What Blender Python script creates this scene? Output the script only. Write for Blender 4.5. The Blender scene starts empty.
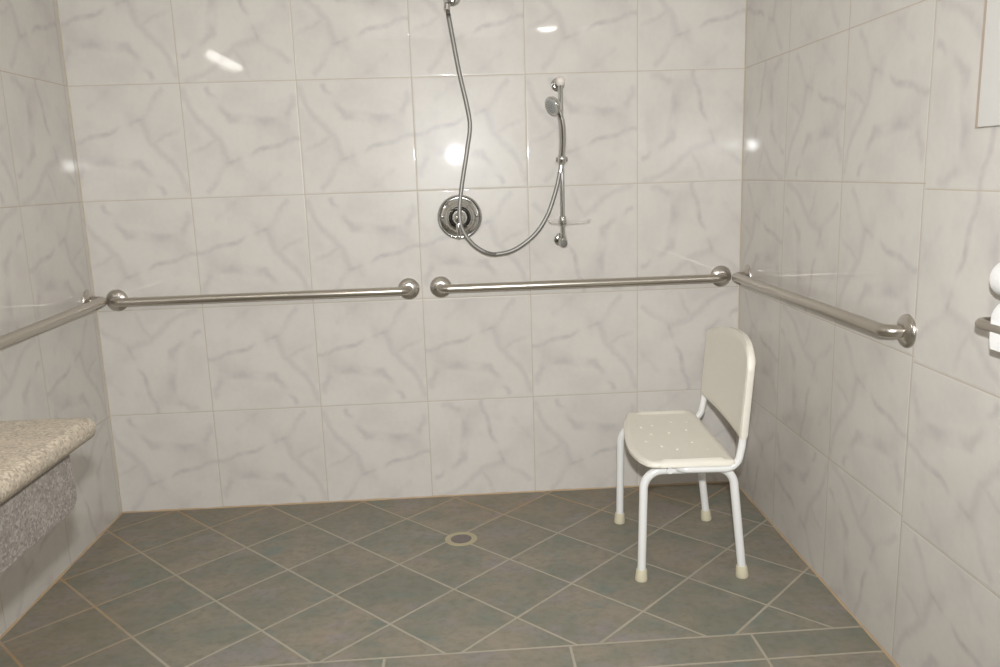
import bpy, bmesh, math
from mathutils import Vector, Matrix

S = bpy.context.scene
C = S.collection
PI = math.pi

# ------------------------------------------------------------------ room numbers (metres)
CAM = (-0.0831, -2.9871, 1.2201); YAW, PIT, ROL, FPX = 0.0486, -0.1937, -0.0323, 815.0
XL, LA = -1.3972, 0.004      # left wall at the back corner, and how far it leans inwards
XR, RA = 0.969, -0.011       # right wall
TW, TH = 0.40, 0.3928         # wall tile
XO, ZO = -1.0195, 0.383
FX, FY, FA, FS, FT = -1.0204, -0.5359, 0.7971, 0.2517, 0.2495   # diagonal floor tile grid
YF, ZC = -4.9, 2.42           # wall behind the camera, ceiling
def xl(y): return XL - y * math.tan(LA)
def xr(y): return XR - y * math.tan(RA)

# ------------------------------------------------------------------ node helper
class NT:
    def __init__(s, name):
        s.m = bpy.data.materials.new(name); s.m.use_nodes = True
        s.t = s.m.node_tree; s.t.nodes.clear()
        s.out = s.t.nodes.new('ShaderNodeOutputMaterial')
        s.b = s.t.nodes.new('ShaderNodeBsdfPrincipled')
        s.t.links.new(s.b.outputs[0], s.out.inputs[0])
    def set(s, sock, v):
        if hasattr(v, 'is_output'): s.t.links.new(v, sock)
        elif v is not None:
            if sock.type == 'RGBA' and len(v) == 3: v = (*v, 1)
            sock.default_value = v
    def p(s, **k):
        for a, v in k.items(): s.set(s.b.inputs[a.replace('_', ' ')], v)
    def n(s, kind, ins=(), out=0, **attr):
        nd = s.t.nodes.new('ShaderNode' + kind)
        for a, v in attr.items(): setattr(nd, a, v)
        it = ins.items() if isinstance(ins, dict) else enumerate(ins)
        for k, v in it: s.set(nd.inputs[k], v)
        return nd.outputs[out]
    def M(s, op, *a, clamp=False):
        return s.n('Math', a, operation=op, use_clamp=clamp)
    def V(s, op, *a, out=0): return s.n('VectorMath', a, out=out, operation=op)
    def xyz(s, v):
        nd = s.t.nodes.new('ShaderNodeSeparateXYZ'); s.set(nd.inputs[0], v); return nd.outputs
    def cmb(s, x, y, z=0.0): return s.n('CombineXYZ', (x, y, z))
    def mix(s, f, a, b, blend='MIX'):
        nd = s.t.nodes.new('ShaderNodeMix'); nd.data_type = 'RGBA'; nd.blend_type = blend
        s.set(nd.inputs[0], f); s.set(nd.inputs[6], a); s.set(nd.inputs[7], b); return nd.outputs[2]
    def ss(s, v, a, b, c=0.0, d=1.0):   # smoothstep
        nd = s.t.nodes.new('ShaderNodeMapRange'); nd.interpolation_type = 'SMOOTHSTEP'
        for i, x in enumerate((v, a, b, c, d)): s.set(nd.inputs[i], x)
        return nd.outputs[0]
    def noise(s, vec, scale, detail=3.0, rough=0.5, out=0, dist=0.0):
        return s.n('TexNoise', {'Vector': vec, 'Scale': scale, 'Detail': detail, 'Roughness': rough, 'Distortion': dist}, out=out)
    def pos(s): return s.n('TexCoord', out=3)

def srgb(r, g, b):
    f = lambda c: (c/255/12.92) if c/255 <= .04045 else ((c/255+.055)/1.055)**2.4
    return (f(r), f(g), f(b))

def plain(name, col, rough=.5, metal=0.0, bump=0.0, bscale=200, var=0.06, **k):
    t = NT(name); P = t.pos()
    nz = t.noise(P, bscale*.15, 3)
    dark = tuple(c*(1-var) for c in col); lite = tuple(min(1, c*(1+var)) for c in col)
    t.p(Base_Color=t.mix(nz, dark, lite), Roughness=rough, Metallic=metal, **k)
    if bump:
        t.p(Normal=t.n('Bump', {'Strength': bump, 'Distance': .001, 'Height': t.noise(P, bscale, 3)}))
    return t.m

def wall_tiles(name, axis, uo, gcol, lean=0.0, shift_y=None):
    """glossy printed marble tile on a TW x TH grid; axis 0 runs in x, 1 runs in y"""
    t = NT(name); P = t.pos(); X = t.xyz(P)
    U = t.M('DIVIDE', t.M('SUBTRACT', X[axis], uo), TW)
    z = X[2]
    if shift_y is not None:   # the last tile column of the right wall is laid a little lower
        z = t.M('ADD', z, t.M('MULTIPLY', t.M('LESS_THAN', X[1], shift_y), 0.012))
    Vv = t.M('DIVIDE', t.M('SUBTRACT', z, ZO), TH)
    iu, iv = t.M('FLOOR', U), t.M('FLOOR', Vv)
    fu, fv = t.M('FRACT', U), t.M('FRACT', Vv)
    eu = t.M('MULTIPLY', t.M('MINIMUM', fu, t.M('SUBTRACT', 1.0, fu)), TW)
    ev = t.M('MULTIPLY', t.M('MINIMUM', fv, t.M('SUBTRACT', 1.0, fv)), TH)
    e = t.M('MINIMUM', eu, ev)
    grout = t.ss(e, .0008, .0018, 1.0, 0.0)
    # every tile carries the same print, turned one of four ways
    rnd = t.n('TexWhiteNoise', {'Vector': t.cmb(iu, iv, 3.0 + axis)}, noise_dimensions='3D')
    rc = t.xyz(t.n('TexWhiteNoise', {'Vector': t.cmb(iu, iv, 9.0 + axis)}, out=1, noise_dimensions='3D'))
    def sel(m, a, b): return t.M('ADD', a, t.M('MULTIPLY', m, t.M('SUBTRACT', b, a)))
    sw = t.M('GREATER_THAN', rc[0], .62); fl = t.M('GREATER_THAN', rc[1], .5)
    a = sel(fl, fu, t.M('SUBTRACT', 1.0, fu)); b = sel(fl, fv, t.M('SUBTRACT', 1.0, fv))
    pa, pb = sel(sw, a, b), sel(sw, b, t.M('SUBTRACT', 1.0, a))
    q = t.cmb(pa, pb, 0.0)
    w = t.V('SUBTRACT', t.noise(q, 3.6, 4, .6, out=1), (.5, .5, .5))
    qq = t.V('ADD', q, t.V('MULTIPLY', w, (.14, .14, 0)))
    veins = [((.02,.93),(.12,.70),.030,.7), ((.12,.70),(.28,.52),.035,.8), ((.28,.52),(.34,.28),.035,.6),
             ((.22,.93),(.42,.70),.030,1.), ((.42,.70),(.88,.62),.040,1.), ((.34,.28),(.70,.42),.022,1.2),
             ((.70,.42),(1.02,.50),.022,1.), ((.34,.28),(.15,.05),.030,.7), ((.88,.62),(.97,.85),.035,.7),
             ((.60,.05),(.78,.20),.030,.6), ((.05,.40),(.28,.52),.022,.6)]
    tot = None
    for (p0, p1, wd, st) in veins:
        d = (p1[0]-p0[0], p1[1]-p0[1], 0); L2 = d[0]**2 + d[1]**2
        r = t.V('SUBTRACT', qq, (p0[0], p0[1], 0))
        rr = t.xyz(r); r = t.cmb(rr[0], rr[1], 0.0)
        h = t.M('DIVIDE', t.V('DOT_PRODUCT', r, d, out=1), L2, clamp=True)
        dv = t.n('VectorMath', {0: d, 'Scale': h}, operation='SCALE')
        dist = t.V('LENGTH', t.V('SUBTRACT', r, dv), out=1)
        k = t.ss(dist, 0.0, wd*1.6, st, 0.0)
        tot = k if tot is None else t.M('MAXIMUM', tot, k)
    patch = t.noise(q, 3.2, 4, .6)
    breakup = t.ss(t.noise(t.cmb(pa, pb, 4.0), 5.0, 2), .25, .60)
    vein = t.M('MULTIPLY', t.M('MULTIPLY', tot, breakup), .34)
    cloud = t.ss(t.noise(qq, 2.6, 4, .55), .38, .70)
    fine = t.noise(P, 60.0, 3)
    base = t.mix(cloud, srgb(217, 213, 208), srgb(205, 200, 197))
    base = t.mix(t.M('MULTIPLY', patch, .5), base, srgb(219, 214, 203))
    base = t.mix(vein, base, srgb(160, 155, 162))
    base = t.mix(t.M('MULTIPLY', fine, .10), base, srgb(150, 146, 140))
    tint = t.M('MULTIPLY', rnd, .12)
    base = t.mix(tint, base, srgb(198, 191, 182))
    gr = t.mix(t.noise(P, 7.0, 3), gcol, tuple(c*.82 for c in gcol))
    t.p(Base_Color=t.mix(grout, base, gr),
        Roughness=t.M('ADD', .32, t.M('MULTIPLY', grout, .5)),
        Coat_Weight=t.M('SUBTRACT', .40, t.M('MULTIPLY', grout, .3)), Coat_Roughness=.038, Specular_IOR_Level=.22)
    hgt = t.M('ADD', t.ss(e, .0008, .0060, 0.0, 1.0), t.M('MULTIPLY', t.noise(P, 9.0, 1), .22))
    t.p(Normal=t.n('Bump', {'Strength': .55, 'Distance': .0009, 'Height': hgt}),
        Coat_Normal=t.n('Bump', {'Strength': .55, 'Distance': .0009, 'Height': hgt}))
    return t.m

def floor_tiles():
    t = NT('slate_floor_tiles'); P = t.pos(); X = t.xyz(P)
    ca, sa = math.cos(FA), math.sin(FA)
    dx, dy = t.M('SUBTRACT', X[0], FX), t.M('SUBTRACT', X[1], FY)
    U = t.M('DIVIDE', t.M('ADD', t.M('MULTIPLY', dx, ca), t.M('MULTIPLY', dy, -sa)), FS)
    V_ = t.M('DIVIDE', t.M('ADD', t.M('MULTIPLY', dx, sa), t.M('MULTIPLY', dy, ca)), FT)
    def edge(f, s): return t.M('MULTIPLY', t.M('MINIMUM', t.M('FRACT', f), t.M('SUBTRACT', 1.0, t.M('FRACT', f))), s)
    e1 = t.M('MINIMUM', edge(U, FS), edge(V_, FT))
    # straight border courses towards the viewer
    yb = t.M('SUBTRACT', X[1], t.M('ADD', -1.061, t.M('MULTIPLY', X[0], .010)))
    Vb = t.M('DIVIDE', yb, .115); Ub = t.M('DIVIDE', t.M('SUBTRACT', X[0], .168), .4835)
    Ub = t.M('ADD', Ub, t.M('MULTIPLY', t.M('FLOOR', Vb), .0))
    e2 = t.M('MINIMUM', edge(Vb, .115), edge(Ub, .4835))
    bord = t.M('LESS_THAN', yb, 0.0)
    def sel(a, b): return t.M('ADD', a, t.M('MULTIPLY', bord, t.M('SUBTRACT', b, a)))
    eb = sel(t.M('MINIMUM', e1, t.M('ABSOLUTE', yb)), e2)
    wob = t.M('MULTIPLY', t.M('SUBTRACT', t.noise(P, 22.0, 3), .5), .0022)
    eb = t.M('ADD', eb, wob)
    grout = t.ss(eb, .0022, .0050, 1.0, 0.0)
    idv = t.cmb(sel(t.M('FLOOR', U), t.M('FLOOR', Ub)), sel(t.M('FLOOR', V_), t.M('FLOOR', Vb)), bord)
    rnd = t.n('TexWhiteNoise', {'Vector': idv}, noise_dimensions='3D')
    rc = t.n('TexWhiteNoise', {'Vector': idv}, out=1, noise_dimensions='3D')
    Q = t.V('ADD', P, t.V('MULTIPLY', rc, (5, 5, 5)))
    st = t.V('MULTIPLY', Q, (1.0, 1.2, 1.0))
    n1 = t.noise(st, 6.0, 6, .55, dist=.3)
    n2 = t.noise(t.V('ADD', st, (7, 3, 1)), 7.5, 5, .58, dist=.4)
    n3 = t.noise(t.V('ADD', st, (1, 9, 4)), 38.0, 4, .65)
    c = t.mix(t.ss(n1, .35, .68), srgb(130, 131, 118), srgb(154, 143, 128))
    c = t.mix(t.M('MULTIPLY', t.ss(n2, .52, .74), .75), c, srgb(118, 132, 128))
    c = t.mix(t.M('MULTIPLY', t.ss(n2, .48, .30), .60), c, srgb(150, 143, 146))
    c = t.mix(t.M('MULTIPLY', t.ss(n3, .40, .75), .42), c, srgb(104, 103, 92))
    c = t.mix(t.M('MULTIPLY', rnd, .30), c, srgb(118, 116, 104))
    # worn, rusty grout: orange blotches, stronger by the left and back walls
    st1 = t.ss(t.noise(P, 2.2, 3), .40, .62)
    nearb = t.ss(X[1], -.42, -.05); nearl = t.ss(X[0], -.75, -1.35)
    rust = t.M('MULTIPLY', t.M('MAXIMUM', t.M('MAXIMUM', nearb, nearl), .12), t.M('ADD', .45, t.M('MULTIPLY', st1, .55)))
    g = t.mix(t.noise(P, 5.0, 4), srgb(182, 175, 161), srgb(160, 153, 139))
    g = t.mix(t.M('MULTIPLY', rust, .85), g, srgb(172, 138, 96))
    c = t.mix(t.M('MULTIPLY', rust, .22), c, srgb(138, 112, 80))
    t.p(Base_Color=t.mix(grout, c, g), Roughness=t.M('ADD', .42, t.M('MULTIPLY', n3, .2)), Specular_IOR_Level=.4)
    h = t.M('ADD', t.ss(eb, .001, .006), t.M('MULTIPLY', n1, .9))
    t.p(Normal=t.n('Bump', {'Strength': .6, 'Distance': .0016, 'Height': h}))
    return t.m

def granite(name, a, b, c, d, rough):
    t = NT(name); P = t.pos()
    v = t.n('TexVoronoi', {'Vector': P, 'Scale': 240.0, 'Randomness': 1.0}, out=1)
    r = t.xyz(v)
    big = t.noise(P, 26.0, 4, .65)
    f = t.noise(P, 120.0, 4, .7)
    col = t.mix(t.ss(big, .35, .65), a, b)
    col = t.mix(t.M('MULTIPLY', t.ss(r[0], .62, .80), .8), col, c)
    col = t.mix(t.M('MULTIPLY', t.ss(r[1], .74, .86), .75), col, d)
    col = t.mix(t.M('MULTIPLY', t.ss(f, .52, .72), .35), col, d)
    t.p(Base_Color=col, Roughness=rough, Specular_IOR_Level=.5)
    t.p(Normal=t.n('Bump', {'Strength': .25, 'Distance': .0008, 'Height': f}))
    return t.m

def brushed(name, col, rough, scale):
    t = NT(name); P = t.pos()
    nz = t.noise(t.V('MULTIPLY', P, scale), 900.0, 1)
    t.p(Base_Color=col, Metallic=1.0, Roughness=t.M('ADD', rough-.02, t.M('MULTIPLY', nz, .04)))
    return t.m

GW = srgb(200, 189, 172)
m_back = wall_tiles('marble_wall_tiles_back', 0, XO, GW)
m_right = wall_tiles('marble_wall_tiles_right', 1, -.403, GW, shift_y=-1.21)
m_left = wall_tiles('marble_wall_tiles_left', 1, -.425, GW)
m_floor = floor_tiles()
m_paint = plain('white_wall_paint', srgb(226, 222, 214), .6, bump=.2, bscale=90)
m_caulk = plain('stained_caulk', srgb(184, 160, 130), .7, bump=.4, bscale=60, var=.3)
m_caulkw = plain('pale_corner_grout', srgb(196, 184, 164), .7, bump=.4, bscale=60, var=.12)
m_steel = brushed('brushed_steel', srgb(196, 190, 180), .30, (1, 1, 1))
m_steel2 = brushed('satin_steel_flange', srgb(202, 197, 190), .28, (1, 1, 1))
m_chrome = plain('chrome', srgb(208, 208, 206), .09, 1.0, var=.03)
m_hose = plain('metal_hose', srgb(158, 156, 152), .5, .85, var=.05)
m_dark = plain('dark_grey_rubber', srgb(70, 68, 64), .5)
m_plug = plain('plug_grey', srgb(110, 110, 104), .35, .4)
m_face = plain('grey_spray_plate', srgb(168, 170, 166), .35)
m_pearl = plain('pearly_plastic', srgb(232, 224, 216), .3)
m_seat = plain('cream_white_plastic', srgb(234, 229, 217), .42, bump=.25, bscale=380, var=.03)
m_frame = plain('white_powder_coated_tube', srgb(236, 236, 234), .22, var=.02, Coat_Weight=.4, Coat_Roughness=.1)
m_foot = plain('beige_rubber_tip', srgb(208, 200, 174), .6, var=.08)
m_gtop = granite('beige_granite', srgb(176, 163, 144), srgb(162, 150, 133), srgb(134, 123, 108), srgb(194, 183, 165), .30)
m_gap = granite('grey_granite', srgb(142, 134, 126), srgb(124, 117, 110), srgb(104, 98, 94), srgb(160, 153, 146), .38)
m_paper = plain('soft_white_paper', srgb(242, 242, 240), .9, bump=.4, bscale=160, var=.02)
m_panel = plain('white_enamel', srgb(228, 226, 222), .35, var=.02)
m_tan = plain('tan_trim', srgb(190, 174, 158), .6, var=.08)
m_drain = plain('aged_drain_ring', srgb(176, 166, 136), .45, bump=.4, bscale=120, var=.12)
m_grate = plain('drain_grate_metal', srgb(128, 120, 116), .4, .5, var=.1)
def glass():
    t = NT('clear_plastic'); t.p(Base_Color=(.95, .95, .93), Roughness=.06, Transmission_Weight=1.0, IOR=1.2, Specular_IOR_Level=.35)
    n = t.noise(t.pos(), 20.0); t.p(Alpha=t.M('ADD', .15, t.M('MULTIPLY', n, .08)))
    return t.m
m_clear = glass()
def emit(name, col, s):
    t = NT(name); t.p(Base_Color=(.8, .8, .8), Emission_Color=(*col, 1), Emission_Strength=s); return t.m

# ------------------------------------------------------------------ mesh helpers
def link(name, bm, mat, parent=None, smooth=True, loc=None, angle=40):
    bmesh.ops.recalc_face_normals(bm, faces=bm.faces)
    me = bpy.data.meshes.new(name); bm.to_mesh(me); bm.free()
    me.materials.append(mat)
    for p in me.polygons: p.use_smooth = smooth
    if smooth: me.set_sharp_from_angle(angle=math.radians(angle))
    o = bpy.data.objects.new(name, me); C.objects.link(o)
    if parent: o.parent = parent
    if loc: o.location = loc
    return o
def empty(name, loc, rz=0.0):
    o = bpy.data.objects.new(name, None); C.objects.link(o); o.empty_display_size = .05
    o.location = loc; o.rotation_euler = (0, 0, rz); return o
def tag(o, label, cat, group=None):
    o['label'] = label; o['category'] = cat
    if group: o['group'] = group
    return o
def struct(o): o['kind'] = 'structure'; return o

def box(bm, a, b, bev=0.0, seg=3):
    r = bmesh.ops.create_cube(bm, size=1)
    for v in r['verts']:
        v.co = Vector([a[i] + (v.co[i] + .5) * (b[i] - a[i]) for i in range(3)])
    if bev:
        es = list({e for v in r['verts'] for e in v.link_edges})
        bmesh.ops.bevel(bm, geom=es, offset=bev, segments=seg, profile=.5, affect='EDGES')
    return bm

def fillet(pts, radii, n=8):
    """polyline with rounded corners"""
    pts = [Vector(p) for p in pts]; out = [pts[0]]
    for i in range(1, len(pts)-1):
        a, b, c = pts[i-1], pts[i], pts[i+1]
        r = radii[i-1] if isinstance(radii, (list, tuple)) else radii
        u, v = (a-b).normalized(), (c-b).normalized()
        ang = u.angle(v)
        if ang > math.pi - .02 or r <= 0: out.append(b); continue
        d = min(r / math.tan(ang/2), (a-b).length*.49 if i > 1 else (a-b).length*.95, (c-b).length*.49 if i < len(pts)-2 else (c-b).length*.95)
        p, q = b+u*d, b+v*d
        rr = d*math.tan(ang/2); cen = b + (u+v).normalized()*(rr/math.sin(ang/2))
        e1, e2 = p-cen, q-cen; tot = e1.angle(e2)
        for k in range(n+1):
            f = k/n; w = math.sin(tot)
            out.append(cen + e1*(math.sin((1-f)*tot)/w) + e2*(math.sin(f*tot)/w))
    out.append(pts[-1]); return out
def spline(pts, n=10):
    P = [Vector(p) for p in pts]; P = [P[0]*2-P[1]] + P + [P[-1]*2-P[-2]]; out = []
    for i in range(1, len(P)-2):
        for k in range(n):
            t = k/n; a, b, c, d = P[i-1:i+3]
            out.append(.5*((2*b)+(c-a)*t+(2*a-5*b+4*c-d)*t*t+(3*b-a-3*c+d)*t**3))
    out.append(P[-2]); return out
def tube(bm, pts, r, seg=20, caps=True):
    pts = [Vector(p) for p in pts]; n = len(pts)
    tang = [(pts[min(i+1, n-1)] - pts[max(i-1, 0)]).normalized() for i in range(n)]
    ref = Vector((0, 0, 1)) if abs(tang[0].z) < .9 else Vector((1, 0, 0))
    nrm = tang[0].cross(ref).normalized(); rings = []
    for i in range(n):
        if i: nrm = tang[i-1].rotation_difference(tang[i]) @ nrm
        nrm = (nrm - tang[i]*nrm.dot(tang[i])).normalized(); bi = tang[i].cross(nrm)
        rr = r(i/(n-1)) if callable(r) else r
        rings.append([bm.verts.new(pts[i] + (nrm*math.cos(2*PI*k/seg) + bi*math.sin(2*PI*k/seg))*rr) for k in range(seg)])
    for a, b in zip(rings, rings[1:]):
        for k in range(seg): bm.faces.new((a[k], a[(k+1) % seg], b[(k+1) % seg], b[k]))
    if caps: bm.faces.new(rings[0]); bm.faces.new(rings[-1])
    return bm
def lathe(bm, prof, origin, axis, seg=40):
    """prof: (distance along axis, radius)"""
    ax = Vector(axis).normalized(); o = Vector(origin)
    u = ax.orthogonal().normalized(); v = ax.cross(u); rings = []
    for d, r in prof:
        if r < 1e-6: rings.append([bm.verts.new(o+ax*d)]); continue
        rings.append([bm.verts.new(o + ax*d + (u*math.cos(2*PI*k/seg) + v*math.sin(2*PI*k/seg))*r) for k in range(seg)])
    for a, b in zip(rings, rings[1:]):
        for k in range(seg):
            k2 = (k+1) % seg
            if len(a) == 1 and len(b) == 1: continue
            if len(a) == 1: bm.faces.new((a[0], b[k], b[k2]))
            elif len(b) == 1: bm.faces.new((a[k], a[k2], b[0]))
            else: bm.faces.new((a[k], a[k2], b[k2], b[k]))
    for rg in (rings[0], rings[-1]):
        if len(rg) > 1: bm.faces.new(rg)
    return bm
B = bmesh.new

# ------------------------------------------------------------------ the room shell
def slab(name, pts, thick_dir, mat, smooth=False):
    bm = B(); d = Vector(thick_dir)
    a = [bm.verts.new(p) for p in pts]; b = [bm.verts.new(Vector(p)+d) for p in pts]
    bm.faces.new(a); bm.faces.new(b[::-1]); n = len(a)
    for i in range(n): bm.faces.new((a[i], b[i], b[(i+1) % n], a[(i+1) % n]))
    return struct(link(name, bm, mat, smooth=False))
x0, x1 = xl(YF), xr(YF)
slab('floor', [(XL, 0, 0), (XR, 0, 0), (x1, YF, 0), (x0, YF, 0)], (0, 0, -.1), m_floor)
slab('wall_back', [(XL, 0, 0), (XR, 0, 0), (XR, 0, ZC), (XL, 0, ZC)], (0, .1, 0), m_back)
slab('wall_right', [(XR, 0, 0), (x1, YF, 0), (x1, YF, ZC), (XR, 0, ZC)], (.1, 0, 0), m_right)
slab('wall_left', [(XL, 0, 0), (x0, YF, 0), (x0, YF, ZC), (XL, 0, ZC)], (-.1, 0, 0), m_left)
slab('wall_front', [(x0, YF, 0), (x1, YF, 0), (x1, YF, ZC), (x0, YF, ZC)], (0, -.1, 0), plain('dark_reflection_wall', srgb(104, 98, 82), .6, bump=.2, bscale=90))  # unseen wall, toned dark to deepen chrome reflections and cut side fill
slab('ceiling', [(XL, 0, ZC), (XR, 0, ZC), (x1, YF, ZC), (x0, YF, ZC)], (0, 0, .1), m_paint)
def bead(name, p, q, u, v, mat, s=.0045):
    """little triangular bead of sealant in an inside corner"""
    bm = B(); p, q, u, v = map(Vector, (p, q, u, v)); n = 60; prev = None
    for i in range(n+1):
        c = p.lerp(q, i/n); k = s*(1+.22*math.sin(i*2.1)+.15*math.sin(i*5.3))
        r = [bm.verts.new(c), bm.verts.new(c+u*k), bm.verts.new(c+(u+v)*k*.36), bm.verts.new(c+v*k)]
        if prev:
            for j in range(4): bm.faces.new((prev[j], prev[(j+1) % 4], r[(j+1) % 4], r[j]))
        prev = r
    return struct(link(name, bm, mat))
bead('trim_1', (XL, 0, 0), (XR, 0, 0), (0, -1, 0), (0, 0, 1), m_caulk)
bead('trim_2', (XL, 0, 0), (xl(-3), -3, 0), (1, 0, 0), (0, 0, 1), m_caulk)
bead('trim_3', (XR, 0, 0), (xr(-3), -3, 0), (-1, 0, 0), (0, 0, 1), m_caulk)
bead('trim_4', (XL, 0, 0), (XL, 0, ZC), (1, 0, 0), (0, -1, 0), m_caulkw, .003)
bead('trim_5', (XR, 0, 0), (XR, 0, ZC), (-1, 0, 0), (0, -1, 0), m_caulkw, .003)

# ------------------------------------------------------------------ floor drain
dr = tag(empty('floor_drain', (-.112, -.385, 0)), 'round floor drain with pale ring set in the slate tiles below the shower', 'drain')
bm = B(); lathe(bm, [(-.02, .036), (.0012, .036), (.0022, .038), (.0022, .049), (.0010, .055), (-.02, .055)], (0, 0, 0), (0, 0, 1))
for f in list(bm.faces):
    if len(f.verts) > 10: bm.faces.remove(f)
link('ring', bm, m_drain, dr)
bm = B(); lathe(bm, [(-.01, .0355), (.0006, .0355), (.0010, .033), (.0010, .0)], (0, 0, 0), (0, 0, 1))
for i in range(-3, 4):
    for j in range(-3, 4):
        if i*i+j*j < 11: lathe(bm, [(.0008, .0034), (.0018, .0030), (.0018, .0016), (.0011, .0014)], (i*.0085, j*.0085, 0), (0, 0, 1), 10)
link('grate', bm, m_grate, dr)

# ------------------------------------------------------------------ grab bars
def flange(bm, c, nrm, R=.040, rt=.0155):
    lathe(bm, [(0, R), (.003, R), (.0065, R*.95), (.011, R*.80), (.0145, R*.60), (.0165, rt+.003), (.0165, rt-.002)], c, nrm, 48)
def grab_bar(name, a, b, nrm, off, label, cat='grab bar', R=.040, rt=.0155, bend=.03, rise=0.0, group=None):
    a, b, n = Vector(a), Vector(b), Vector(nrm).normalized()
    t = tag(empty(name, a), label, cat, group)
    o = -a
    bm = B(); P = [a+n*.004, a+n*off, b+n*off, b+n*.004]
    tube(bm, [p+o for p in fillet(P, bend, 10)], rt, 28)
    link('rail', bm, m_steel, t)
    for c in (a, b):
        bm = B(); flange(bm, c+o, n, R, rt); link('flange', bm, m_steel2, t)
    return t
nR = (-math.cos(RA), -math.sin(RA), 0); nL = (math.cos(LA), -math.sin(LA), 0)
grab_bar('grab_bar', (-1.318, 0, .814), (-.268, 0, .815), (0, -1, 0), .052,
         'horizontal steel grab bar on the back wall, left of the shower valve')
grab_bar('grab_bar', (-.150, 0, .817), (.896, 0, .817), (0, -1, 0), .052,
         'horizontal steel grab bar on the back wall, between shower valve and right corner')
grab_bar('grab_bar', (xr(-.078), -.085, .826), (xr(-1.175), -1.175, .830), nR, .050,
         'steel grab bar running along the right wall above the white chair')
grab_bar('grab_bar', (xl(-.06), -.06, .824), (xl(-1.12), -1.12, .807), nL, .060,
         'steel grab bar along the left wall, above the granite countertop')
grab_bar('side_rail', (xr(-1.54), -1.54, .919), (xr(-2.25), -2.25, .917), nR, .075,
         'thin steel rail at the right edge, passing in front of the white paper rolls', 'rail', .022, .0098, .022)

# ------------------------------------------------------------------ shower valve
vc = Vector((-.0705, 0, 1.0695))
sv = tag(empty('shower_valve', vc), 'round chrome shower valve with lever on the back wall, behind the hose', 'shower valve')
bm = B(); lathe(bm, [(0, .081), (.004, .0812), (.009, .079), (.011, .0755), (.0095, .072), (.010, .068), (.014, .058), (.022, .050), (.030, .045), (.032, .040), (.030, .036), (.024, .034), (.024, 0)], (0, 0, 0), (0, -1, 0), 64)
link('escutcheon', bm, m_chrome, sv)
bm = B(); lathe(bm, [(.02, .0335), (.026, .0335), (.028, .031), (.027, .027), (.045, .0255), (.045, 0)], (0, 0, 0), (0, -1, 0), 48)
link('collar', bm, plain('dark_chrome_collar', srgb(110, 108, 102), .2, 1.0), sv)
bm = B(); lathe(bm, [(.040, .021), (.060, .024), (.070, .023), (.078, .017), (.081, .008), (.0815, 0)], (0, 0, 0), (0, -1, 0), 40)
hd = link('handle', bm, m_chrome, sv)
bm = B(); tube(bm, spline([(-.004, -.064, -.008), (-.006, -.068, -.035), (-.005, -.070, -.062)], 8), lambda f: .010-.004*f, 20)
bmesh.ops.create_uvsphere(bm, u_segments=20, v_segments=12, radius=.0092, matrix=Matrix.Translation((-.005, -.070, -.066)))
link('lever', bm, m_chrome, hd)
for sx, sz in ((-.063, .002), (.063, .004)):
    bm = B(); lathe(bm, [(.006, .0065), (.0145, .0065), (.017, .004), (.0172, 0)], (sx, 0, sz), (0, -1, 0), 20)
    link('screw', bm, m_chrome, sv)

# ------------------------------------------------------------------ wall outlet, hose, hand shower, slide bar
wo = tag(empty('water_outlet', (-.066, 0, 1.822)), 'chrome wall outlet elbow feeding the shower hose, at the top edge', 'pipe fitting')
bm = B(); lathe(bm, [(0, .031), (.004, .031), (.009, .028), (.013, .018), (.014, .012)], (0, 0, 0), (0, -1, 0), 40); link('flange', bm, m_chrome, wo)
bm = B(); tube(bm, fillet([(0, -.008, 0), (-.014, -.088, 0), (-.017, -.090, -.030)], .022, 10), .0135, 24)
bmesh.ops.create_uvsphere(bm, u_segments=28, v_segments=16, radius=.0225, matrix=Matrix.Translation((-.014, -.082, -.006)))
link('elbow', bm, m_chrome, wo)

HP = [(-.0845, -.09, 1.776), (-.0815, -.09, 1.752), (-.077, -.092, 1.722), (-.0535, -.095, 1.569), (-.031, -.097, 1.455), (-.023, -.098, 1.385), (-.036, -.098, 1.303),
      (-.062, -.098, 1.167), (-.071, -.098, 1.082), (-.061, -.097, 1.028), (-.031, -.094, .981), (.014, -.09, .948), (.056, -.086, .939),
      (.121, -.082, .953), (.193, -.08, 1.003), (.240, -.08, 1.070), (.272, -.081, 1.156), (.2885, -.083, 1.225)]
hs = tag(empty('shower_hose', (-.0845, -.09, 1.776)), 'long grey metal shower hose looping down across the valve', 'shower hose')
off = Vector((.0845, .09, -1.776))
path = spline(HP, 40)
bm = B(); tube(bm, [p+off for p in path], .0077, 12)
k = 0
for v in bm.verts: pass
n = len(path); bm.verts.ensure_lookup_table()
for i in range(n):
    c = path[i]+off
    s = 1.0 if i % 2 else .90
    for j in range(12):
        v = bm.verts[i*12+j]; v.co = c + (v.co-c)*s
link('hose', bm, m_hose, hs, angle=60)
def nut(c, d, r, l):
    bm = B(); lathe(bm, [(-l/2, r*.8), (-l/2+.002, r), (l/2-.002, r), (l/2, r*.8)], c, d, 12); return bm
link('hose_nut', nut(Vector((0, 0, -.002)), (0.1, 0, 1), .0115, .022), m_chrome, hs)
e = Vector(HP[-1])+off
link('hose_nut', nut(e+Vector((.0025, 0, .008)), (.2, 0, 1), .0098, .034), m_chrome, hs)

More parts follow.
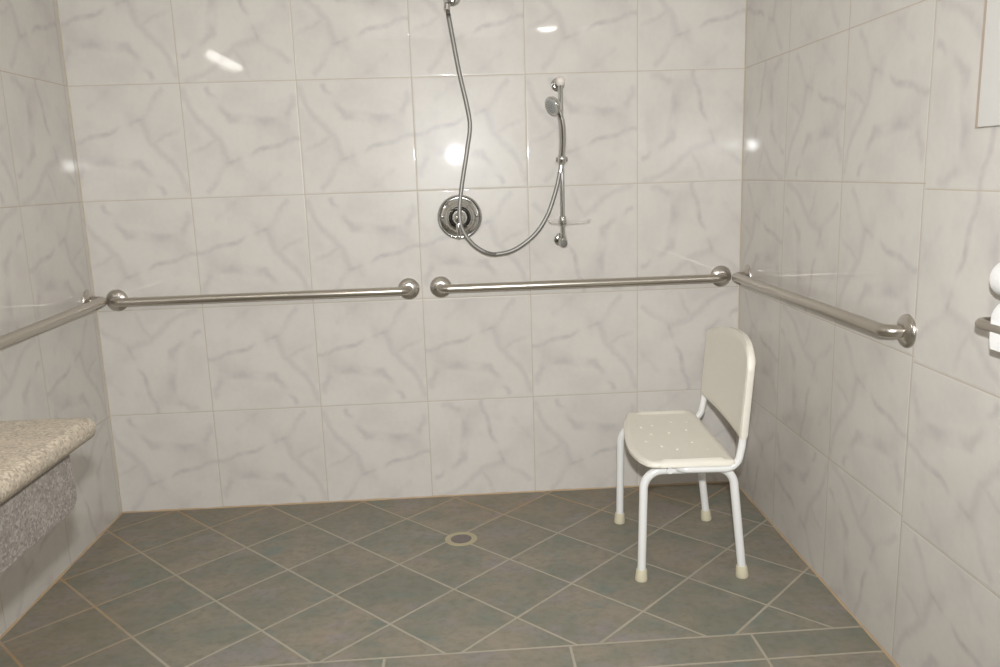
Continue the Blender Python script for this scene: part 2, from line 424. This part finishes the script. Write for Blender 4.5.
sb = tag(empty('slide_bar', (.3065, 0, .975)), 'vertical chrome shower slide bar with sliding holder on the back wall', 'shower slide bar')
def L(x, y, z): return (x-.285, y, z-.975)
bm = B(); tube(bm, [L(.2755, -.062, .985), L(.2755, -.062, 1.53)], .0088, 24); link('rail', bm, m_chrome, sb)
for z, mt in ((1.522, m_pearl), (.976, m_pearl)):
    bm = B(); lathe(bm, [(0, .024), (.004, .024), (.007, .021), (.008, .013), (.045, .011)], L(.2735, 0, z), (.03, -1, 0), 32)
    br = link('bracket', bm, m_chrome, sb)
    bm = B(); zz = .006 if z > 1.2 else -.004
    lathe(bm, [(-.015, .0095), (-.012, .0125), (-.006, .0155), (0, .0165), (.007, .0150), (.012, .011), (.015, .006), (.0162, 0)], L(.2755, -.062, z+zz), (0, 0, 1) if z > 1.2 else (0, 0, -1), 28)
    link('end_cap', bm, mt if z > 1.2 else m_chrome, br)
bm = B(); lathe(bm, [(0, .011), (.006, .0128), (.007, 0)], L(.2755, -.0785, .968), (.05, -1, 0), 24); link('end_plug', bm, m_plug, sb)
# sliding holder
bm = B(); lathe(bm, [(-.017, .012), (-.014, .0145), (.014, .0145), (.017, .012)], L(.2755, -.062, 1.262), (0, 0, 1), 28)
tube(bm, [L(.262, -.062, 1.262), L(.296, -.062, 1.262)], .0075, 18)
lathe(bm, [(-.012, .0135), (-.010, .0148), (.010, .0148), (.012, .0135)], L(.2735, -.086, 1.262), (.15, -.12, 1), 28)
sl = link('slider', bm, m_chrome, sb)
for sx in (-1, 1):
    bm = B(); lathe(bm, [(0, .007), (.004, .009), (.007, .007), (.008, 0)], L(.2755+sx*.014, -.062, 1.262), (sx, 0, 0), 20); link('knob', bm, m_chrome, sl)
# clear soap dish clipped to the rail
bm = B(); seg = 64
def ring(rx, ry, z):
    return [bm.verts.new(Vector(L(.299, -.070, z)) + Vector((rx*math.cos(2*PI*k/seg), ry*math.sin(2*PI*k/seg)*1.0, 0))) for k in range(seg)]
rs = [ring(.030, .018, 1.034), ring(.072, .040, 1.038), ring(.078, .044, 1.048), ring(.080, .046, 1.050), ring(.078, .0445, 1.0515), ring(.071, .039, 1.0405), ring(.030, .018, 1.037)]
for a, b in zip(rs, rs[1:]):
    for k in range(seg): bm.faces.new((a[k], a[(k+1) % seg], b[(k+1) % seg], b[k]))
bm.faces.new(rs[0]); bm.faces.new(rs[-1])
dish = link('soap_dish', bm, m_clear, sb)
bm = B(); lathe(bm, [(-.016, .0115), (-.012, .0135), (.014, .0135), (.018, .0115)], L(.2755, -.062, 1.046), (0, 0, 1), 24); link('clip', bm, m_chrome, dish)

hsw = tag(empty('hand_shower', (.2925, -.086, 1.247)), 'chrome hand shower with round grey spray face, held on the slide bar', 'hand shower')
def H(x, y, z): return Vector((x-.272, y+.086, z-1.25))
bm = B(); tube(bm, spline([H(.270, -.085, 1.242), H(.2735, -.087, 1.275), H(.277, -.092, 1.33), H(.274, -.099, 1.385), H(.264, -.104, 1.425), H(.252, -.103, 1.448)], 10),
     lambda f: .0088 + .004*math.sin(min(f, .8)*PI/.8*.9) + (.006*max(0, f-.7)/.3), 24)
link('handle', bm, m_chrome, hsw)
ax = Vector((-.78, -.50, -.46)).normalized(); hc = H(.244, -.108, 1.446)
bm = B(); lathe(bm, [(-.026, 0), (-.026, .008), (-.020, .018), (-.008, .030), (.000, .0335), (.006, .0335), (.009, .031), (.009, .027)], hc, ax, 48)
hdm = link('head', bm, m_chrome, hsw)
bm = B(); lathe(bm, [(.005, .0278), (.0095, .0278), (.0110, .025), (.0115, 0)], hc, ax, 40); fc = link('spray_face', bm, m_face, hdm)
u = ax.orthogonal().normalized(); w = ax.cross(u); bm = B()
for rr, cnt in ((.019, 16), (.012, 10), (.005, 5)):
    for k in range(cnt):
        c = hc + (u*math.cos(2*PI*k/cnt)+w*math.sin(2*PI*k/cnt))*rr
        lathe(bm, [(.0105, .0014), (.0130, .0011), (.0131, 0)], c, ax, 8)
nz = link('nozzle_rings', bm, m_dark, hdm)

# ------------------------------------------------------------------ shower chair
ch = tag(empty('shower_chair', (.592, -.532, 0), -.040), 'white plastic shower chair with bowed backrest in the right corner', 'chair')
def curve(tab, x):
    """smooth interpolation through a table of (x, value) pairs, x descending"""
    if x >= tab[0][0]: return tab[0][1]
    for (a, va), (b, vb) in zip(tab, tab[1:]):
        if x >= b: return va + (vb-va)*(a-x)/(a-b)
    return tab[-1][1]
FRONT = [(.262, -.110), (.257, -.118), (.18, -.140), (.105, -.154), (.02, -.166), (-.05, -.172), (-.12, -.173), (-.17, -.167), (-.20, -.160), (-.225, -.150), (-.242, -.140), (-.251, -.131), (-.254, -.118)]
CREST = [(.252, .669), (.248, .675), (.19, .692), (.127, .706), (.036, .721), (-.05, .730), (-.13, .731), (-.18, .723), (-.212, .711), (-.234, .697), (-.247, .680), (-.252, .660)]
# seat: dished plate with raised side lips
def seat_mesh():
    bm = B(); half, z1 = .262, .388
    n, m = 72, 26; top = {}; bot = {}
    for i in range(n+1):
        s = -.254 + (.254+half)*i/n; q = s/half if s > 0 else -s/.254
        fr = curve(FRONT, s); bk = .114 - .008*max(0, (q-.95)/.05)**2
        for j in range(m+1):
            f = j/m; x = bk + (fr-bk)*f
            dish = -.006*(1-q**4)*math.sin(PI*min(1, max(0, f)))**.5
            edge = min(f, 1-f); ed = -.007*max(0, 1-edge/.035)**2 - .006*max(0, (q-.955)/.045)**2
            lip = .006*max(0, 1-((q-.925)/.045)**2) * (1 if .12 < f < .82 else 0)
            top[i, j] = bm.verts.new((x, s, z1+dish+ed+lip))
            bot[i, j] = bm.verts.new((x, s, z1-.019+dish*.5-(ed*.4)))
    for i in range(n):
        for j in range(m):
            bm.faces.new((top[i, j], top[i+1, j], top[i+1, j+1], top[i, j+1]))
            bm.faces.new((bot[i, j], bot[i, j+1], bot[i+1, j+1], bot[i+1, j]))
    for i in range(n):
        bm.faces.new((top[i, 0], bot[i, 0], bot[i+1, 0], top[i+1, 0])); bm.faces.new((top[i, m], top[i+1, m], bot[i+1, m], bot[i, m]))
    for j in range(m):
        bm.faces.new((top[0, j], top[0, j+1], bot[0, j+1], bot[0, j])); bm.faces.new((top[n, j], bot[n, j], bot[n, j+1], top[n, j+1]))
    return bm
seat = link('seat', seat_mesh(), m_seat, ch, angle=60)
k = 0
for (x, s) in ((-.07, -.10), (-.03, -.13), (.03, -.07), (-.08, .02), (-.02, .03), (.04, .05), (-.06, .11), (.01, .14), (.06, -.14), (.06, .13), (-.11, -.05), (-.10, .09)):
    bm = B(); lathe(bm, [(-.004, .0042), (.0006, .0042), (.0012, .0034), (.0012, .0022), (-.001, .002)], (x, s, .3833), (0, 0, 1), 14)
    link('drain_hole', bm, m_seat, seat)
# backrest
def back_mesh():
    bm = B(); half = .252; n, m = 72, 26; A = {}; Bk = {}
    for i in range(n+1):
        s = -half + 2*half*i/n; q = abs(s)/half
        zt = curve(CREST, s); zb = .446
        for j in range(m+1):
            f = j/m; z = zb + (zt-zb)*f
            x = .134 + .022*((z-.447)/.29) + .010*(1-q**2) + .028*s     # leans back, slightly hollow
            edge = min(f, 1-f); e = .005*max(0, 1-edge/.03)**2
            dt = (zt-z)
            th = .011 + .0135*max(0, min(1, max((q-.87)/.05, (.030-dt)/.012)))
            rnd = .004*max(0, (q-.965)/.035)**2
            A[i, j] = bm.verts.new((x-.006+e+rnd, s, z)); Bk[i, j] = bm.verts.new((x-.006+th-e-rnd, s, z))
    for i in range(n):
        for j in range(m):
            bm.faces.new((A[i, j], A[i, j+1], A[i+1, j+1], A[i+1, j])); bm.faces.new((Bk[i, j], Bk[i+1, j], Bk[i+1, j+1], Bk[i, j+1]))
    for i in range(n):
        bm.faces.new((A[i, 0], A[i+1, 0], Bk[i+1, 0], Bk[i, 0])); bm.faces.new((A[i, m], Bk[i, m], Bk[i+1, m], A[i+1, m]))
    for j in range(m):
        bm.faces.new((A[0, j], Bk[0, j], Bk[0, j+1], A[0, j+1])); bm.faces.new((A[n, j], A[n, j+1], Bk[n, j+1], Bk[n, j]))
    return bm
bk = link('backrest', back_mesh(), m_seat, ch, angle=60)
R = .0128
for sy in (-1, 1):
    # back post: runs under the seat edge, turns up behind it into the backrest
    bm = B(); y = sy*.240
    tube(bm, fillet([(-.075, sy*.19, .356), (-.035, y, .360), (.126+.007*sy, y, .358), (.1395+.007*sy, y, .43), (.1435+.007*sy, y, .49)], [.03, .055, .2], 12), .0108, 20)
    link('back_post', bm, m_frame, ch)
    # side hoop: horizontal tube turning down into front and rear leg
    yt = sy*.214
    def leg(sx):
        top = (-.147 if sx < 0 else .114); bot = sx*.1525
        cx = top; P = fillet([(0, yt, .3505), (cx, yt, .3505), (bot, sy*.207, .018)], .056, 14)
        b = B(); tube(b, P, R, 20); lg = link('leg', b, m_frame, ch)
        d = (Vector(P[-1]) - Vector(P[-2])).normalized()
        b = B(); lathe(b, [(0, .0185), (.002, .0192), (.010, .0185), (.034, .0162), (.036, .0148), (.036, .0135)], Vector((bot + sx*.001, sy*.207, 0)), (-sx*(.04 if sx < 0 else .09), 0, 1), 28)
        link('rubber_tip', b, m_foot, lg)
    leg(-1); leg(1)
for x in (-.075, .075):
    bm = B(); tube(bm, [(x, -.238, .356), (x, .238, .356)], .0095, 16); link('crossbar', bm, m_frame, ch)

# ------------------------------------------------------------------ granite vanity top
yE = -1.495; xF = -.764
ct = tag(empty('vanity_counter', (xl(yE), yE, 0)), 'speckled beige granite countertop projecting from the left wall', 'countertop')
ox, oy = xl(yE), yE
bm = B(); n = Vector((0, 0, 1))
def outline(x_off, e_off, z):
    r = .008; pts = [(xl(-3.6)+.002, -3.6), (xl(yE)+.002, yE-e_off)]
    for k in range(7):
        a = PI/2*(1-k/6); pts.append((xF-x_off-r+r*math.cos(a), yE-e_off-r+r*math.sin(a)))
    pts.append((xF-x_off, -3.6))
    return [bm.verts.new((p[0]-ox, p[1]-oy, z)) for p in pts]
rings = []
zt, zb, rb = .803, .762, .016
for k in range(9):
    a = PI*k/8; rings.append(outline(rb*(1-math.sin(a)), .35*rb*(1-math.sin(a)), (zt+zb)/2 + (zt-zb)/2*math.cos(a)))
for a, b in zip(rings, rings[1:]):
    m_ = len(a)
    for k in range(m_): bm.faces.new((a[k], a[(k+1) % m_], b[(k+1) % m_], b[k]))
bm.faces.new(rings[0]); bm.faces.new(rings[-1])
link('countertop', bm, m_gtop, ct)
bm = B(); ya = -1.545; xf = -.798; zb2 = .646
prof = [(-3.6, .7605), (ya-.012, .7605), (ya, .7605), (ya+.008, .675)]
prof += [(ya+.009-.03*(1-math.cos(t_*PI/12)), .675-.029*math.sin(t_*PI/12)) for t_ in range(1, 7)]
prof += [(-3.6, zb2)]
a = [bm.verts.new((xf-ox, y-oy, z)) for y, z in prof]; b = [bm.verts.new((xf-.03-ox, y-oy, z)) for y, z in prof]
bm.faces.new(a); bm.faces.new(b[::-1])
for k in range(len(a)): bm.faces.new((a[k], b[k], b[(k+1) % len(a)], a[(k+1) % len(a)]))
ap = link('apron', bm, m_gap, ct, angle=30); ap['label'] = 'darker grey granite apron'

# ------------------------------------------------------------------ white panel, upper right
ye = -1.404; zp = 1.279
wp = tag(empty('wall_panel', (xr(ye), ye, zp)), 'flat white panel with tan edging, high on the right wall', 'wall panel')
bm = B(); box(bm, (-.016, -.62, 0), (-.001, 0, .62), .0015)
link('face', bm, m_panel, wp)
bm = B(); box(bm, (-.010, 0.0003, -.001), (-.001, .017, .62), .001)
link('edging', bm, m_tan, wp); wp.rotation_euler = (0, 0, RA)

# ------------------------------------------------------------------ paper rolls on a wall holder
py = -1.569
hold = tag(empty('toilet_roll_holder', (xr(-1.69), -1.69, .96)), 'wall holder carrying the white paper rolls at the right edge', 'paper roll holder')
bm = B(); box(bm, (-.008, -.03, -.07), (-.0005, .03, .09), .003); link('plate', bm, m_chrome, hold)
ZR = (1.0055, .9335); RR = (.0345, .0365)
for z in ZR:
    bm = B(); tube(bm, fillet([(-.005, 0, z-.96), (-.0425, 0, z-.96), (-.0425, .135, z-.96)], .010, 6), .0055, 16); link('spindle', bm, m_chrome, hold)
for i, z in enumerate(ZR):
    y0 = py if i == 0 else py-.016; r = RR[i]
    t = tag(empty('paper_roll', (xr(y0)-.0425, y0, z)), ('white paper roll at the right edge, above the thin steel rail', 'white paper roll behind the thin steel rail, its loose end hanging')[i], 'paper roll')
    bm = B(); lathe(bm, [(0, .012), (0, r-.004), (.0015, r-.001), (.005, r), (.098, r), (.102, r-.003), (.102, .012)], (0, 0, 0), (0, -1, 0), 48)
    for f in list(bm.faces):
        if len(f.verts) > 10: bm.faces.remove(f)
    link('roll', bm, m_paper, t)
    bm = B(); lathe(bm, [(.001, .0125), (.101, .0125), (.101, .0075), (.001, .0075), (.001, .0125)], (0, 0, 0), (0, -1, 0), 32)
    for f in list(bm.faces):
        if len(f.verts) > 10: bm.faces.remove(f)
    link('core', bm, m_tan, t)
    if i == 1:
        bm = B(); cs = []
        for k in range(8):
            zz = -.052*k/7; xx = -r - .0005 - .003*math.sin(k/7*2.2); cs.append([bm.verts.new((xx-s*.0008, y, zz)) for s in (0, 1) for y in (-.006-.001*k, -.098)])
        for p, q in zip(cs, cs[1:]):
            bm.faces.new((p[0], p[1], q[1], q[0])); bm.faces.new((p[2], q[2], q[3], p[3])); bm.faces.new((p[0], q[0], q[2], p[2])); bm.faces.new((p[1], p[3], q[3], q[1]))
        bm.faces.new((cs[0][0], cs[0][2], cs[0][3], cs[0][1])); bm.faces.new((cs[-1][0], cs[-1][1], cs[-1][3], cs[-1][2]))
        link('loose_sheet', bm, m_paper, t)

# ------------------------------------------------------------------ room lamps, camera flash and added fill
vl = tag(empty('vanity_lamp', (xl(-1.84), -1.84, 1.88)), 'tube lamp on the left wall above the granite counter, mirrored in the tiles', 'wall lamp')
bm = B(); box(bm, (.0005, -.36, -.045), (.035, .36, .045), .006); link('lamp_base', bm, m_panel, vl)
bm = B(); tube(bm, [(.060, -.27, 0), (.060, .27, 0)], .020, 20); link('lamp_tube', bm, emit('vanity_glow', (1.0, .97, .92), 27.0), vl)
vl.rotation_euler = (0, 0, LA)
def ceiling_lamp(x, y, r, col, st, label):
    o = tag(empty('ceiling_lamp', (x, y, ZC)), label, 'ceiling light')
    bm = B(); lathe(bm, [(0, r*1.25), (.02, r*1.25), (.03, r*1.1), (.03, r*1.02), (0.0, r*1.02)], (0, 0, 0), (0, 0, -1), 40); link('rim', bm, m_panel, o)
    bm = B(); lathe(bm, [(.004, r), (.024, r*.98), (.032, r*.8), (.036, 0)], (0, 0, 0), (0, 0, -1), 40); link('diffuser', bm, emit('lamp_glow', col, st), o)
ceiling_lamp(.736, -4.12, .075, (1.0, .96, .92), 110.0, 'round ceiling light behind the camera, mirrored in the wall tiles')

fl = bpy.data.lights.new('camera_flash', 'SPOT'); fl.spot_size = math.radians(122); fl.spot_blend = 1.0; fl.energy = 202; fl.color = (.975, .985, .985); fl.shadow_soft_size = .022
fo = bpy.data.objects.new('camera_flash', fl); fo.location = (-.070, -2.97, 1.365); C.objects.link(fo)
fo.rotation_euler = Vector((.03, 1, -.14)).to_track_quat('-Z', 'Y').to_euler()
al = bpy.data.lights.new('fill_light', 'AREA'); al.shape = 'RECTANGLE'; al.size = 1.2; al.size_y = 1.2; al.energy = 13; al.color = (1.0, .97, .94)  # added soft fill for the ambient level, belongs to no fixture
ao = bpy.data.objects.new('fill_light', al); ao.location = (-.2, -3.9, 2.40); C.objects.link(ao)

W = bpy.data.worlds.new('World'); S.world = W; W.use_nodes = True
W.node_tree.nodes['Background'].inputs[0].default_value = (1, .98, .96, 1); W.node_tree.nodes['Background'].inputs[1].default_value = .05

# ------------------------------------------------------------------ camera
f = Vector((math.sin(YAW)*math.cos(PIT), math.cos(YAW)*math.cos(PIT), math.sin(PIT)))
r = Vector((math.cos(YAW), -math.sin(YAW), 0)); u = r.cross(f)
r2 = r*math.cos(ROL) + u*math.sin(ROL); u2 = -r*math.sin(ROL) + u*math.cos(ROL)
cd = bpy.data.cameras.new('camera'); co = bpy.data.objects.new('camera', cd); C.objects.link(co)
M = Matrix((( r2.x, u2.x, -f.x, CAM[0]), (r2.y, u2.y, -f.y, CAM[1]), (r2.z, u2.z, -f.z, CAM[2]), (0, 0, 0, 1)))
co.matrix_world = M
cd.sensor_width = 36; cd.lens = FPX/1000*36; cd.clip_start = .02
S.camera = co
S.view_settings.view_transform = 'Standard'; S.view_settings.look = 'None'
S.view_settings.gamma = 1; S.view_settings.use_curve_mapping = False; S.view_settings.exposure = 0.0
S.cycles.use_denoising = True; S.cycles.max_bounces = 8
